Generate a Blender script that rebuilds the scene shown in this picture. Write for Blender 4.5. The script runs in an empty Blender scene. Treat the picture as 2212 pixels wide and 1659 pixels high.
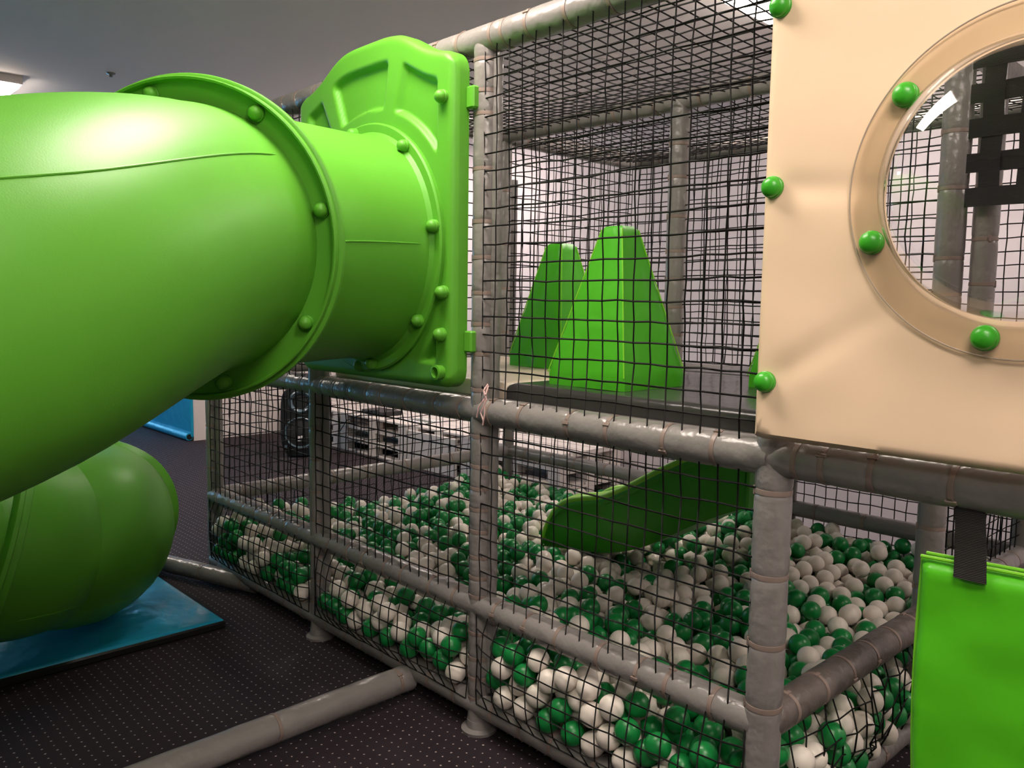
import bpy, math, random
import numpy as np
from mathutils import Vector, Matrix, noise

random.seed(7)
rng = np.random.default_rng(11)
scene = bpy.context.scene
C = scene.collection
PI = math.pi

# ------------------------------------------------------------------ camera
cam_d = bpy.data.cameras.new('camera'); cam_d.sensor_width = 36.0; cam_d.lens = 28.87
cam_d.clip_start = 0.02; cam_d.clip_end = 100
cam = bpy.data.objects.new('camera', cam_d); C.objects.link(cam)
CAM = Vector((2.3023, -2.0403, 1.6617))
cR = Vector((0.68802, 0.72554, 0.01490)); cU = Vector((-0.08066, 0.05605, 0.99516)); cF = Vector((-0.72119, 0.68590, -0.09709))
cam.matrix_world = Matrix(((cR.x, cU.x, -cF.x, CAM.x), (cR.y, cU.y, -cF.y, CAM.y), (cR.z, cU.z, -cF.z, CAM.z), (0, 0, 0, 1)))
scene.camera = cam

# ------------------------------------------------------------------ world, exposure
w = bpy.data.worlds.new('world'); scene.world = w; w.use_nodes = True
w.node_tree.nodes['Background'].inputs[0].default_value = (0.55, 0.6, 0.7, 1)
w.node_tree.nodes['Background'].inputs[1].default_value = 0.3
vs = scene.view_settings
vs.view_transform = 'Standard'; vs.look = 'None'; vs.exposure = 0.25; vs.gamma = 1.0; vs.use_curve_mapping = False
scene.cycles.max_bounces = 5; scene.cycles.transparent_max_bounces = 8
scene.cycles.diffuse_bounces = 3; scene.cycles.glossy_bounces = 2; scene.cycles.transmission_bounces = 2
scene.cycles.use_adaptive_sampling = True; scene.cycles.adaptive_threshold = 0.075; scene.cycles.adaptive_min_samples = 16
LAMP_COL = (1.0, 0.875, 0.775); LAMP_STR = 25.0
WIN_COL = (0.20, 0.60, 1.0); WIN_STR = 4.0

# ------------------------------------------------------------------ helpers
def mat(name, col, rough=0.5, spec=0.5, bump=None, var=0.0, var_scale=3.0, metallic=0.0, coat=0.0):
    m = bpy.data.materials.new(name); m.use_nodes = True
    nt = m.node_tree; b = nt.nodes['Principled BSDF']
    b.inputs['Base Color'].default_value = (*col, 1); b.inputs['Roughness'].default_value = rough
    b.inputs['Specular IOR Level'].default_value = spec; b.inputs['Metallic'].default_value = metallic
    b.inputs['Coat Weight'].default_value = coat
    tc = nt.nodes.new('ShaderNodeTexCoord')
    if var > 0:
        n = nt.nodes.new('ShaderNodeTexNoise'); n.inputs['Scale'].default_value = var_scale; n.inputs['Detail'].default_value = 2
        nt.links.new(tc.outputs['Object'], n.inputs['Vector'])
        mx = nt.nodes.new('ShaderNodeMix'); mx.data_type = 'RGBA'
        mx.inputs[6].default_value = (*[c * (1 - var) for c in col], 1); mx.inputs[7].default_value = (*[min(1, c * (1 + var)) for c in col], 1)
        nt.links.new(n.outputs['Fac'], mx.inputs[0]); nt.links.new(mx.outputs[2], b.inputs['Base Color'])
    if bump:
        last = None
        for sc_, st, dist in bump:
            n = nt.nodes.new('ShaderNodeTexNoise'); n.inputs['Scale'].default_value = sc_; n.inputs['Detail'].default_value = 1
            nt.links.new(tc.outputs['Object'], n.inputs['Vector'])
            bp = nt.nodes.new('ShaderNodeBump'); bp.inputs['Strength'].default_value = st; bp.inputs['Distance'].default_value = dist
            nt.links.new(n.outputs['Fac'], bp.inputs['Height'])
            if last: nt.links.new(last.outputs[0], bp.inputs['Normal'])
            last = bp
        nt.links.new(last.outputs[0], b.inputs['Normal'])
    return m

def emit(name, col, s):
    m = bpy.data.materials.new(name); m.use_nodes = True; nt = m.node_tree
    nt.nodes.remove(nt.nodes['Principled BSDF'])
    e = nt.nodes.new('ShaderNodeEmission'); e.inputs[0].default_value = (*col, 1); e.inputs[1].default_value = s
    nt.links.new(e.outputs[0], nt.nodes['Material Output'].inputs[0]); return m

def clear(name, tint, rough=0.02, ior=1.45):
    m = bpy.data.materials.new(name); m.use_nodes = True; nt = m.node_tree
    nt.nodes.remove(nt.nodes['Principled BSDF'])
    t = nt.nodes.new('ShaderNodeBsdfTransparent'); t.inputs[0].default_value = (*tint, 1)
    g = nt.nodes.new('ShaderNodeBsdfGlossy'); g.inputs['Roughness'].default_value = rough
    lw = nt.nodes.new('ShaderNodeLayerWeight'); lw.inputs[0].default_value = .5
    pw = nt.nodes.new('ShaderNodeMath'); pw.operation = 'POWER'; pw.inputs[1].default_value = 3.2; nt.links.new(lw.outputs['Facing'], pw.inputs[0])
    f = nt.nodes.new('ShaderNodeMath'); f.operation = 'MULTIPLY_ADD'; f.inputs[1].default_value = .85; f.inputs[2].default_value = .075; nt.links.new(pw.outputs[0], f.inputs[0])
    mx = nt.nodes.new('ShaderNodeMixShader')
    nt.links.new(f.outputs[0], mx.inputs[0]); nt.links.new(t.outputs[0], mx.inputs[1]); nt.links.new(g.outputs[0], mx.inputs[2])
    nt.links.new(mx.outputs[0], nt.nodes['Material Output'].inputs[0]); return m

M = {}
M['foam'] = mat('grey vinyl sleeve', (0.235, 0.215, 0.208), 0.28, 0.5, [(9, 0.4, 0.02), (32, 0.42, 0.008), (90, .25, .003)], 0.07, 5)
M['foam_worn'] = mat('worn brown grey vinyl sleeve', (0.115, 0.095, 0.085), 0.42, 0.5, [(14, 0.7, 0.02), (60, 0.4, 0.006)], 0.45, 9)
M['tie'] = mat('cable tie', (0.25, 0.185, 0.16), 0.4)
M['cord'] = mat('black cord', (0.010, 0.009, 0.009), 0.75, 0.3)
M['slide'] = mat('green moulded plastic', (0.105, 0.375, 0.028), 0.44, 0.34, [(260, 0.10, 0.002), (5, 0.08, 0.02)], 0.05, 4)
M['cap'] = mat('green cap', (0.045, 0.40, 0.02), 0.32)
M['chute'] = mat('small slide plastic', (0.06, 0.38, 0.018), 0.35, 0.5, [(6, 0.1, 0.02)], 0.05, 4)
M['rim_lit'] = mat('moulded rim with light painted in', (0.36, 0.80, 0.05), 0.3)  # light from above painted into the rim as a brighter green
M['edge'] = mat('clear plastic edge', (0.42, 0.33, 0.26), 0.15)
M['pyr'] = mat('green vinyl', (0.075, 0.45, 0.018), 0.33, 0.5, [(10, 0.35, 0.02), (45, 0.15, 0.005)])
M['pyr_pipe'] = mat('green piping', (0.22, 0.65, 0.03), 0.4)
M['pad'] = mat('lime vinyl', (0.09, 0.52, 0.012), 0.33, 0.5, [(5, 0.4, 0.04), (30, 0.15, 0.006)])
M['cream'] = mat('cream vinyl', (0.89, 0.655, 0.46), 0.42, 0.45, [(2.2, 0.30, 0.08), (9, 0.10, 0.02), (700, 0.05, 0.001)])
M['clear'] = clear('clear plastic', (0.985, 0.98, 0.975))
M['clear_flange'] = clear('clear plastic flange', (0.995, 0.985, 0.95), 0.08)
M['wball'] = mat('white ball plastic', (0.86, 0.78, 0.70), 0.38, 0.5)
M['gball'] = mat('green ball plastic', (0.008, 0.235, 0.05), 0.34, 0.5)
M['deck'] = mat('dark grey vinyl mat', (0.045, 0.042, 0.042), 0.22, 0.4, [(9, 0.25, 0.02), (30, 0.12, 0.006)])
M['deck2'] = mat('cream deck mat', (0.75, 0.62, 0.50), 0.4, 0.5, [(9, 0.3, 0.02)])
M['blue'] = mat('blue vinyl', (0.02, 0.38, 0.64), 0.22, 0.5, [(7, 0.35, 0.03), (25, 0.2, 0.01)])
M['black'] = mat('black vinyl', (0.012, 0.011, 0.011), 0.4)
M['spk'] = mat('black speaker plastic', (0.02, 0.022, 0.025), 0.35)
M['spk_ring'] = mat('speaker ring', (0.10, 0.16, 0.20), 0.25, 0.6)
M['grille'] = mat('speaker grille', (0.03, 0.032, 0.035), 0.5, 0.5, [(300, 0.5, 0.002)])
M['wood'] = mat('white painted pallet', (0.80, 0.73, 0.70), 0.5, 0.4, [(20, 0.15, 0.01)], 0.06, 6)
M['brown'] = mat('brown crate', (0.22, 0.15, 0.12), 0.6)
M['wall'] = mat('pale pink plaster', (0.70, 0.635, 0.68), 0.7, 0.3, None)
M['walld'] = mat('dark grey paint', (0.48, 0.45, 0.46), 0.7, 0.3)
M['wallw'] = mat('white wall', (0.82, 0.74, 0.72), 0.6, 0.3)
M['ceil'] = mat('ceiling paint', (0.90, 0.85, 0.83), 0.8, 0.2, None)
M['frame_w'] = mat('lamp housing', (0.75, 0.68, 0.66), 0.5)
M['string'] = mat('pink string', (0.80, 0.52, 0.50), 0.8)
M['lamp'] = emit('led panel', LAMP_COL, LAMP_STR)
M['window'] = emit('daylit window pane', WIN_COL, WIN_STR)
M['paper'] = mat('white printed sheet', (0.8, 0.78, 0.78), 0.6)
M['ink'] = mat('dark ink', (0.06, 0.09, 0.08), 0.6)
M['tape'] = mat('worn white patch', (0.75, 0.68, 0.64), 0.8, 0.3, [(200, .6, .003)])

# black webbing with a fine cross rib
def webbing():
    m = mat('black webbing', (0.016, 0.014, 0.013), 0.7, 0.3); nt = m.node_tree; b = nt.nodes['Principled BSDF']
    tc = nt.nodes.new('ShaderNodeTexCoord'); wv = nt.nodes.new('ShaderNodeTexWave'); wv.bands_direction = 'Z'; wv.inputs['Scale'].default_value = 90
    nt.links.new(tc.outputs['Object'], wv.inputs[0]); bp = nt.nodes.new('ShaderNodeBump'); bp.inputs['Strength'].default_value = .6; bp.inputs['Distance'].default_value = .002
    nt.links.new(wv.outputs[1], bp.inputs['Height']); nt.links.new(bp.outputs[0], b.inputs['Normal']); return m
M['web'] = webbing()

def carpet():
    m = mat('dotted carpet', (0.03, 0.02, 0.024), 0.85, 0.35); nt = m.node_tree; b = nt.nodes['Principled BSDF']
    L = nt.links; tc = nt.nodes.new('ShaderNodeTexCoord'); n = nt.nodes.new
    nz = n('ShaderNodeTexNoise'); nz.inputs['Scale'].default_value = 60; nz.inputs['Detail'].default_value = 1
    L.new(tc.outputs['Object'], nz.inputs['Vector'])
    sub = n('ShaderNodeVectorMath'); sub.operation = 'MULTIPLY_ADD'; sub.inputs[1].default_value = (.008, .008, 0)
    L.new(nz.outputs['Color'], sub.inputs[0]); L.new(tc.outputs['Object'], sub.inputs[2])
    sc = n('ShaderNodeVectorMath'); sc.operation = 'SCALE'; sc.inputs['Scale'].default_value = 1 / 0.041; L.new(sub.outputs[0], sc.inputs[0])
    fr = n('ShaderNodeVectorMath'); fr.operation = 'FRACTION'; L.new(sc.outputs[0], fr.inputs[0])
    c = n('ShaderNodeVectorMath'); c.operation = 'SUBTRACT'; c.inputs[1].default_value = (.5, .5, 0); L.new(fr.outputs[0], c.inputs[0])
    mul = n('ShaderNodeVectorMath'); mul.operation = 'MULTIPLY'; mul.inputs[1].default_value = (1, 1, 0); L.new(c.outputs[0], mul.inputs[0])
    ln = n('ShaderNodeVectorMath'); ln.operation = 'LENGTH'; L.new(mul.outputs[0], ln.inputs[0])
    lt = n('ShaderNodeMapRange'); lt.inputs[1].default_value = .062; lt.inputs[2].default_value = .10; lt.inputs[3].default_value = 1; lt.inputs[4].default_value = 0
    L.new(ln.outputs['Value'], lt.inputs[0])
    n2 = n('ShaderNodeTexNoise'); n2.inputs['Scale'].default_value = 350; L.new(tc.outputs['Object'], n2.inputs['Vector'])
    base = n('ShaderNodeMix'); base.data_type = 'RGBA'; base.inputs[6].default_value = (.009, .005, .007, 1); base.inputs[7].default_value = (.030, .018, .025, 1)
    L.new(n2.outputs['Fac'], base.inputs[0])
    mx = n('ShaderNodeMix'); mx.data_type = 'RGBA'; mx.inputs[7].default_value = (.50, .40, .38, 1)
    L.new(lt.outputs[0], mx.inputs[0]); L.new(base.outputs[2], mx.inputs[6]); L.new(mx.outputs[2], b.inputs['Base Color'])
    bp = n('ShaderNodeBump'); bp.inputs['Strength'].default_value = .5; bp.inputs['Distance'].default_value = .004
    L.new(n2.outputs['Fac'], bp.inputs['Height']); L.new(bp.outputs[0], b.inputs['Normal'])
    b.inputs['Sheen Weight'].default_value = .04; b.inputs['Sheen Tint'].default_value = (1, .75, .85, 1); b.inputs['Sheen Roughness'].default_value = .4
    return m
M['carpet'] = carpet()

def link(name, me, m, parent=None, smooth=True):
    if m is not None: me.materials.append(M[m] if isinstance(m, str) else m)
    o = bpy.data.objects.new(name, me); C.objects.link(o)
    if parent is not None: o.parent = parent
    return o

def tag(o, label=None, cat=None, group=None, kind=None):
    if label: o['label'] = label
    if cat: o['category'] = cat
    if group: o['group'] = group
    if kind: o['kind'] = kind
    return o

def thing(name, label, cat, loc=(0, 0, 0), group=None):
    o = bpy.data.objects.new(name, None); C.objects.link(o); o.location = loc; o.empty_display_size = .1
    return tag(o, label, cat, group)

class MB:
    def __init__(s): s.v = []; s.f = []
    def add(s, vs, fs):
        k = len(s.v); s.v += [tuple(x) for x in vs]; s.f += [tuple(i + k for i in f) for f in fs]; return s
    def box(s, lo, hi, bev=0.0, T=None):
        lo = Vector(lo); hi = Vector(hi); b = min(bev, *[(hi - lo)[i] * .49 for i in range(3)])
        if b <= 0:
            vs = [Vector((x, y, z)) for x in (lo.x, hi.x) for y in (lo.y, hi.y) for z in (lo.z, hi.z)]
            fs = [(0, 1, 3, 2), (4, 6, 7, 5), (0, 4, 5, 1), (2, 3, 7, 6), (0, 2, 6, 4), (1, 5, 7, 3)]
        else:
            c = (lo + hi) / 2; h = (hi - lo) / 2; vs = []; idx = {}
            for sx in (-1, 1):
                for sy in (-1, 1):
                    for sz in (-1, 1):
                        for a in range(3):
                            p = [sx * (h.x - b), sy * (h.y - b), sz * (h.z - b)]; p[a] = (sx, sy, sz)[a] * h[a]
                            idx[(sx, sy, sz, a)] = len(vs); vs.append(c + Vector(p))
            fs = []
            for a in range(3):
                o1, o2 = (a + 1) % 3, (a + 2) % 3
                for sg in (-1, 1):
                    def key(p, q_):
                        t = [0, 0, 0]; t[a] = sg; t[o1] = p; t[o2] = q_; return idx[(*t, a)]
                    q4 = [key(-1, -1), key(1, -1), key(1, 1), key(-1, 1)]; fs.append(q4 if sg > 0 else q4[::-1])
                for p in (-1, 1):
                    for q_ in (-1, 1):
                        t0 = [0, 0, 0]; t0[o1] = p; t0[o2] = q_
                        ta = list(t0); ta[a] = -1; tb = list(t0); tb[a] = 1
                        f = [idx[(*ta, o1)], idx[(*tb, o1)], idx[(*tb, o2)], idx[(*ta, o2)]]; fs.append(f if p * q_ > 0 else f[::-1])
            for sx in (-1, 1):
                for sy in (-1, 1):
                    for sz in (-1, 1):
                        f = [idx[(sx, sy, sz, a)] for a in range(3)]; fs.append(f if sx * sy * sz > 0 else f[::-1])
        if T is not None: vs = [T @ x for x in vs]
        return s.add(vs, fs)
    def sweep(s, path, rad, n=16, cap=True, prof=None, start=None):
        path = [Vector(p) for p in path]; N = len(path)
        T = [(path[min(i + 1, N - 1)] - path[max(i - 1, 0)]).normalized() for i in range(N)]
        up = start or (Vector((0, 0, 1)) if abs(T[0].z) < .9 else Vector((1, 0, 0)))
        a = (up - T[0] * up.dot(T[0])).normalized(); vs = []
        for i in range(N):
            a = (a - T[i] * a.dot(T[i])).normalized(); b = T[i].cross(a)
            for k in range(n):
                th = 2 * PI * k / n; r = rad[i] if hasattr(rad, '__len__') else rad
                if prof: r = prof(i, th, path[i], r)
                vs.append(path[i] + (a * math.cos(th) + b * math.sin(th)) * r)
        fs = [(i * n + k, i * n + (k + 1) % n, (i + 1) * n + (k + 1) % n, (i + 1) * n + k) for i in range(N - 1) for k in range(n)]
        if cap: fs += [tuple(range(n))[::-1], tuple((N - 1) * n + k for k in range(n))]
        return s.add(vs, fs)
    def lathe(s, prof, n=24, T=None, closed=False):
        # prof: (radius, height) about local Z
        vs = []; m = len(prof)
        for r, h in prof:
            for k in range(n):
                t = 2 * PI * k / n; vs.append(Vector((r * math.cos(t), r * math.sin(t), h)))
        if T is not None: vs = [T @ x for x in vs]
        rng_ = range(m) if closed else range(m - 1)
        fs = [(i * n + k, i * n + (k + 1) % n, ((i + 1) % m) * n + (k + 1) % n, ((i + 1) % m) * n + k) for i in rng_ for k in range(n)]
        return s.add(vs, fs)
    def grid(s, P, close_u=False):
        nu = len(P); nv = len(P[0]); fs = []
        for i in range(nu - (0 if close_u else 1)):
            for j in range(nv - 1):
                i2 = (i + 1) % nu; fs.append((i * nv + j, i2 * nv + j, i2 * nv + j + 1, i * nv + j + 1))
        return s.add([p for row in P for p in row], fs)
    def mesh(s, name, smooth=True, angle=40):
        me = bpy.data.meshes.new(name); me.from_pydata(s.v, [], s.f)
        me.update()
        if smooth:
            me.polygons.foreach_set('use_smooth', [True] * len(me.polygons))
            if angle: me.set_sharp_from_angle(angle=math.radians(angle))
        return me
    def build(s, name, m, parent=None, smooth=True, angle=40):
        return link(name, s.mesh(name, smooth, angle), m, parent)

def axis_T(p, d, up=None):
    d = Vector(d).normalized(); u = Vector(up) if up else (Vector((0, 0, 1)) if abs(d.z) < .9 else Vector((1, 0, 0)))
    x = (u - d * u.dot(d)).normalized(); y = d.cross(x)
    return Matrix(((x.x, y.x, d.x, p[0]), (x.y, y.y, d.y, p[1]), (x.z, y.z, d.z, p[2]), (0, 0, 0, 1)))

# ------------------------------------------------------------------ room
CEIL = 3.4
def quad(name, pts, m, kind='structure'):
    b = MB().add(pts, [(0, 1, 2, 3)]); o = b.build(name, m, smooth=False); return tag(o, kind=kind)
quad('floor', [(-13, -7, 0), (5.5, -7, 0), (5.5, 3.8, 0), (-13, 3.8, 0)], 'carpet')
quad('ceiling', [(-13, -7, CEIL), (-13, 4.1, CEIL), (5.5, 4.1, CEIL), (5.5, -7, CEIL)], 'ceil')
tag(MB().box((-13.1, 3.75, 0), (5.5, 3.87, CEIL)).build('wall_back', 'wall', smooth=False), kind='structure')
tag(MB().box((5.5, -7, 0), (5.62, 3.87, CEIL)).build('wall_right', 'walld', smooth=False), kind='structure')
tag(MB().box((-13.1, -7.12, 0), (5.62, -7, CEIL)).build('wall_front', 'walld', smooth=False), kind='structure')
tag(MB().box((-8.95, 1.84, 0), (-7.2, 3.75, CEIL)).build('wall_left', 'wallw', smooth=False), kind='structure')
tag(MB().box((-13.12, -7, 0), (-13, 3.75, CEIL)).build('wall_far', 'walld', smooth=False), kind='structure')
for k, y0 in enumerate((-5.6, -2.6, 0.4)):
    wn = MB()
    for lo, hi in (((-13.0, y0, .7), (-12.94, y0 + .06, 2.7)), ((-13.0, y0 + 2.34, .7), (-12.94, y0 + 2.4, 2.7)), ((-13.0, y0 + .06, .7), (-12.94, y0 + 2.34, .76)), ((-13.0, y0 + .06, 2.64), (-12.94, y0 + 2.34, 2.7)), ((-13.0, y0 + 1.17, .76), (-12.95, y0 + 1.23, 2.64))):
        wn.box(lo, hi)
    wo = tag(wn.build('window_%d' % (k + 1), 'frame_w', smooth=False), kind='structure')
    MB().box((-12.995, y0 + .06, .76), (-12.98, y0 + 1.17, 2.64)).build('pane', 'window', wo, smooth=False)
    MB().box((-12.995, y0 + 1.23, .76), (-12.98, y0 + 2.34, 2.64)).build('pane', 'window', wo, smooth=False)

# ------------------------------------------------------------------ ceiling lamps
LAMPS = [(-6.48, -.85, 1.2, .6, 'white LED ceiling panel at the far left above the tube slide'),
         (-.32, 1.95, 1.2, .6, 'white LED ceiling panel above the net over the grey deck'),
         (-.55, -.95, 1.2, .6, 'white LED ceiling panel straight above the tube slide entry'),
         (1.9, -1.75, 1.2, .6, 'white LED ceiling panel above the bubble window side'),
         (3.2, -3.6, 1.2, .6, 'white LED ceiling panel behind the viewer'),
         (-4.7, 2.35, 1.2, .6, 'white LED ceiling panel above the pallet bench'),
         (3.4, 1.95, 1.2, .6, 'white LED ceiling panel at the right end of the frame')]
for x, y, a, b_, lab in LAMPS:
    t = thing('ceiling_light', lab, 'light', (x + a / 2, y + b_ / 2, CEIL), 'LED panels on the ceiling')
    z0 = CEIL - .06
    h = MB()
    h.box((-a / 2, -b_ / 2, -.06), (a / 2, -b_ / 2 + .02, 0)).box((-a / 2, b_ / 2 - .02, -.06), (a / 2, b_ / 2, 0))
    h.box((-a / 2, -b_ / 2 + .02, -.06), (-a / 2 + .02, b_ / 2 - .02, 0)).box((a / 2 - .02, -b_ / 2 + .02, -.06), (a / 2, b_ / 2 - .02, 0))
    h.build('housing', 'frame_w', t, smooth=False)
    MB().box((-a / 2 + .02, -b_ / 2 + .02, -.088), (a / 2 - .02, b_ / 2 - .02, -.05)).build('diffuser', 'lamp', t, smooth=False)

v = thing('ceiling_vent', 'round grey ceiling vent seen through the top net', 'vent', (-1.63, 2.526, CEIL))
MB().lathe([(0, -.012), (.05, -.012), (.055, -.02), (.075, -.02), (.08, -.012), (.115, -.010), (.13, 0)], 32).build('rim', 'ceil', v)
MB().lathe([(0, -.03), (.045, -.03), (.05, -.012)], 24).build('disc', 'frame_w', v)
s_ = thing('sprinkler_head', 'tiny dark sprinkler head on the ceiling above the slide', 'sprinkler', (-4.64, .21, CEIL))
MB().lathe([(.035, 0), (.03, -.008), (.012, -.012), (.012, -.03), (0, -.03)], 16).build('body', 'foam', s_)

# ------------------------------------------------------------------ play frame
U = 1.2
ZB, ZM, ZU, ZT = .11, .502, 1.258, 2.61
frame = thing('play_frame', 'large play frame of grey padded pipes around the ball pit and deck', 'play frame', (0, 0, 0))
def tie_mesh():
    b = MB(); n = 28
    b.lathe([(.98, -.055), (1.06, -.052), (1.065, -.03), (1.065, .03), (1.06, .052), (.98, .055)], n, closed=True)
    b.box((1.0, -.11, -.10), (1.13, .11, .10), .02); b.box((1.03, -.30, -.035), (1.07, -.11, .035), .01)
    return b.mesh('cable_tie', True, 40)
TIE = tie_mesh(); TIE.materials.append(M['tie'])
NT = [0]
def add_tie(part, p, d, r, rot):
    o = bpy.data.objects.new('cable_tie', TIE); C.objects.link(o); o.parent = part
    T = axis_T(p, d); o.matrix_world = T @ Matrix.Rotation(rot, 4, 'Z') @ Matrix.Diagonal((r, r, .13 if r > .03 else r, 1)); NT[0] += 1
def foam(a, b, r, ties, name='bar', m='foam', fine=True, rot=None, jit=.5, capa=True):
    a = Vector(a); b = Vector(b); d = b - a; L = d.length; u = d / L
    step = .02 if fine else .06
    ss = sorted(set([0, L] + list(np.arange(0, L, step)) + ([t + k * .006 for t in ties for k in (-2, -1, 0, 1, 2) if 0 < t + k * .006 < L] if fine else [])))
    rad = []
    sd = hash((round(a.x, 2), round(a.y, 2), round(a.z, 2))) % 97
    for s in ss:
        k = 1.0
        for t in ties: k -= .075 * math.exp(-((s - t) / .011) ** 2)
        rad.append(r * k)
    def prof(i, th, p, rr):
        q = p * 7 + Vector((math.cos(th) * 1.1, math.sin(th) * 1.1, sd))
        return rr * (1 + .035 * noise.noise(q) + .015 * noise.noise(q * 3.1))
    mb = MB().sweep([a + u * s for s in ss], rad, 24 if fine else 14, True, prof)
    o = mb.build(name, m, frame)
    for t in ties: add_tie(o, a + u * t, u, r * .935, rot if rot is not None else random.uniform(0, 6.28))
    return o
def ticks(L, n, off=.05):
    return [off + (L - 2 * off) * (k + .5 + random.uniform(-.18, .18)) / n for k in range(n)]
# posts: (ix, iy, z0, z1, radius, tie heights)
def zt(lst): return lst
postC = [.14, .22, .30, .40, .545, .62, .70, .80, .885, .965, 1.05, 1.165, 1.34, 1.475, 1.585, 1.70, 1.83, 1.96, 2.15, 2.345, 2.425, 2.535]
postD = [.18, .36, .555, .735, .93, 1.165, 1.335, 1.52, 1.75, 2.0, 2.3]
posts = [(-2, 0, 0, ZT, .045, ticks(1.2, 8) + [1.5, 1.8, 2.1, 2.4]), (-1, 0, 0, ZT, .046, [.09, .19, .3, .42, .6, .74, .9, 1.05, 1.18, 1.4, 1.8, 2.2]), (0, 0, 0, ZT, .047, postC), (1, 0, 0, ZT, .051, postD),
         (2, 0, 0, ZT, .048, []), (-2, 2, 0, ZT, .045, [.6, .75, .9, 1.05]), (0, 2, 0, ZT, .045, []), (1, 1, 0, ZT, .05, [.3, .62, .85, 1.0, 1.1, 1.5, 1.72, 1.85, 2.1, 2.3]), (1, 2, 0, ZT, .048, [.7, .9, 1.1, 1.5, 1.63, 1.76, 1.9, 2.1, 2.3]),
         (-1, 1, ZU, ZT, .046, [1.5 - ZU, 1.75 - ZU, 2.0 - ZU, 2.3 - ZU]), (0, 1, ZU, ZT, .047, [.14, .27, .40, .53, .66, .82, 1.0, 1.15])]
pobj = {}
for ix, iy, z0, z1, r, ts in posts:
    near = iy == 0 or ix == 1
    o = foam((ix * U, iy * U, z0), (ix * U, iy * U, z1), r, [t for t in ts], 'post', fine=True, rot=PI + .75 + random.uniform(-.25, .25))
    pobj[(ix, iy)] = o
    if z0 == 0 and near:
        fb = MB().lathe([(.0, .0), (r + .022, .0), (r + .024, .012), (r + .004, .02), (r + .002, .05), (.0, .05)], 28, Matrix.Translation((ix * U, iy * U, 0)))
        fb.build('foot', 'foam', frame)
for ix in (-2, -1, 0):
    z0 = .17
    pts = [(ix * U + .047, .012, z) for z in np.arange(z0, ZT - .05, .03)]
    MB().sweep(pts, .021, 14, True, lambda i, th, p, r: r * (1 + .10 * noise.noise(p * 22 + Vector((math.cos(th), math.sin(th), 0))) + .08 * noise.noise(p * 60))).build('net_sleeve', 'foam', frame)
foam((1.30, 1.25, ZU), (1.30, 1.25, ZT), .043, [.2, .36, .5, .66, .85])
def bar(i0, j0, i1, j1, z, r, n, m='foam', fine=True, ties=None, off=.05):
    a = (i0 * U, j0 * U, z); b = (i1 * U, j1 * U, z); L = (Vector(b) - Vector(a)).length
    return foam(a, b, r, ties if ties is not None else ticks(L, n, off), 'bar', m, fine)
for i in (-2, -1, 0):
    bar(i, 0, i + 1, 0, ZB, .049, 7)
    bar(i, 0, i + 1, 0, ZM, .050, 7)
for i in (-2, -1): bar(i, 0, i + 1, 0, ZU, .049, 0, ties=[.09, .2, .33, .47, .58, .75, .95, 1.1])
bar(0, 0, 1, 0, ZU, .054, 0, ties=[.075, .24, .47, .64, .86, 1.03])
bar(1, 0, 2, 0, ZU, .052, 0, ties=[.075, .15, .275, .46, .63, .66, .9])
for i in (-2, -1, 0, 1): bar(i, 0, i + 1, 0, ZT, .052, 0, ties=[.06, .12, .24, .42, .6, .78, .95, 1.08] if i < 1 else [])
# side at the entry: the worn rail kids climb over
bar(1, 0, 1, 1, ZB, .048, 5); bar(1, 1, 1, 2, ZB, .046, 4)
bar(1, 0, 1, 1, ZM, .052, 0, 'foam_worn', ties=[.12, .30, .48, .66, .84, 1.02])
bar(1, 1, 1, 2, ZM, .049, 5); bar(1, 0, 1, 1, ZU, .05, 0); bar(1, 1, 1, 2, ZU, .05, 0)
# far side and left side
for i in (-2, -1, 0):
    bar(i, 2, i + 1, 2, ZB, .045, 0, fine=False); bar(i, 2, i + 1, 2, ZM, .046, 4); bar(i, 2, i + 1, 2, ZU, .046, 0, fine=False)
for i in (-1, 0, 1): bar(i, 2, i + 1, 2, ZT, .046, 4); 
for i in (-1, 0): bar(i, 1, i + 1, 1, ZT, .048, 5); bar(i, 1, i + 1, 1, ZU, .045, 0, fine=False)
bar(1, 1, 2, 1, ZT, .047, 0)
bar(0, 1, 0, 2, ZU, .046, 0, fine=False)
for j in (0, 1): bar(-2, j, -2, j + 1, ZM, .047, 5); bar(-2, j, -2, j + 1, ZB, .046, 0, fine=False); bar(-2, j, -2, j + 1, ZU, .046, 0, fine=False)
for j in (0, 1): bar(-1, j, -1, j + 1, ZT, .050, 4); bar(1, j, 1, j + 1, ZT, .046, 0, fine=False); bar(-1, j, -1, j + 1, ZU, .046, 0, fine=False)
# floor bars that reach out over the carpet
foam((-.42, -.03, .075), (-.405, -2.6, .058), .055, [.07, .62, 1.4, 2.1])
foam((-1.93, .02, .07), (-3.5, -.47, .055), .05, [.08, .42, .9])

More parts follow.
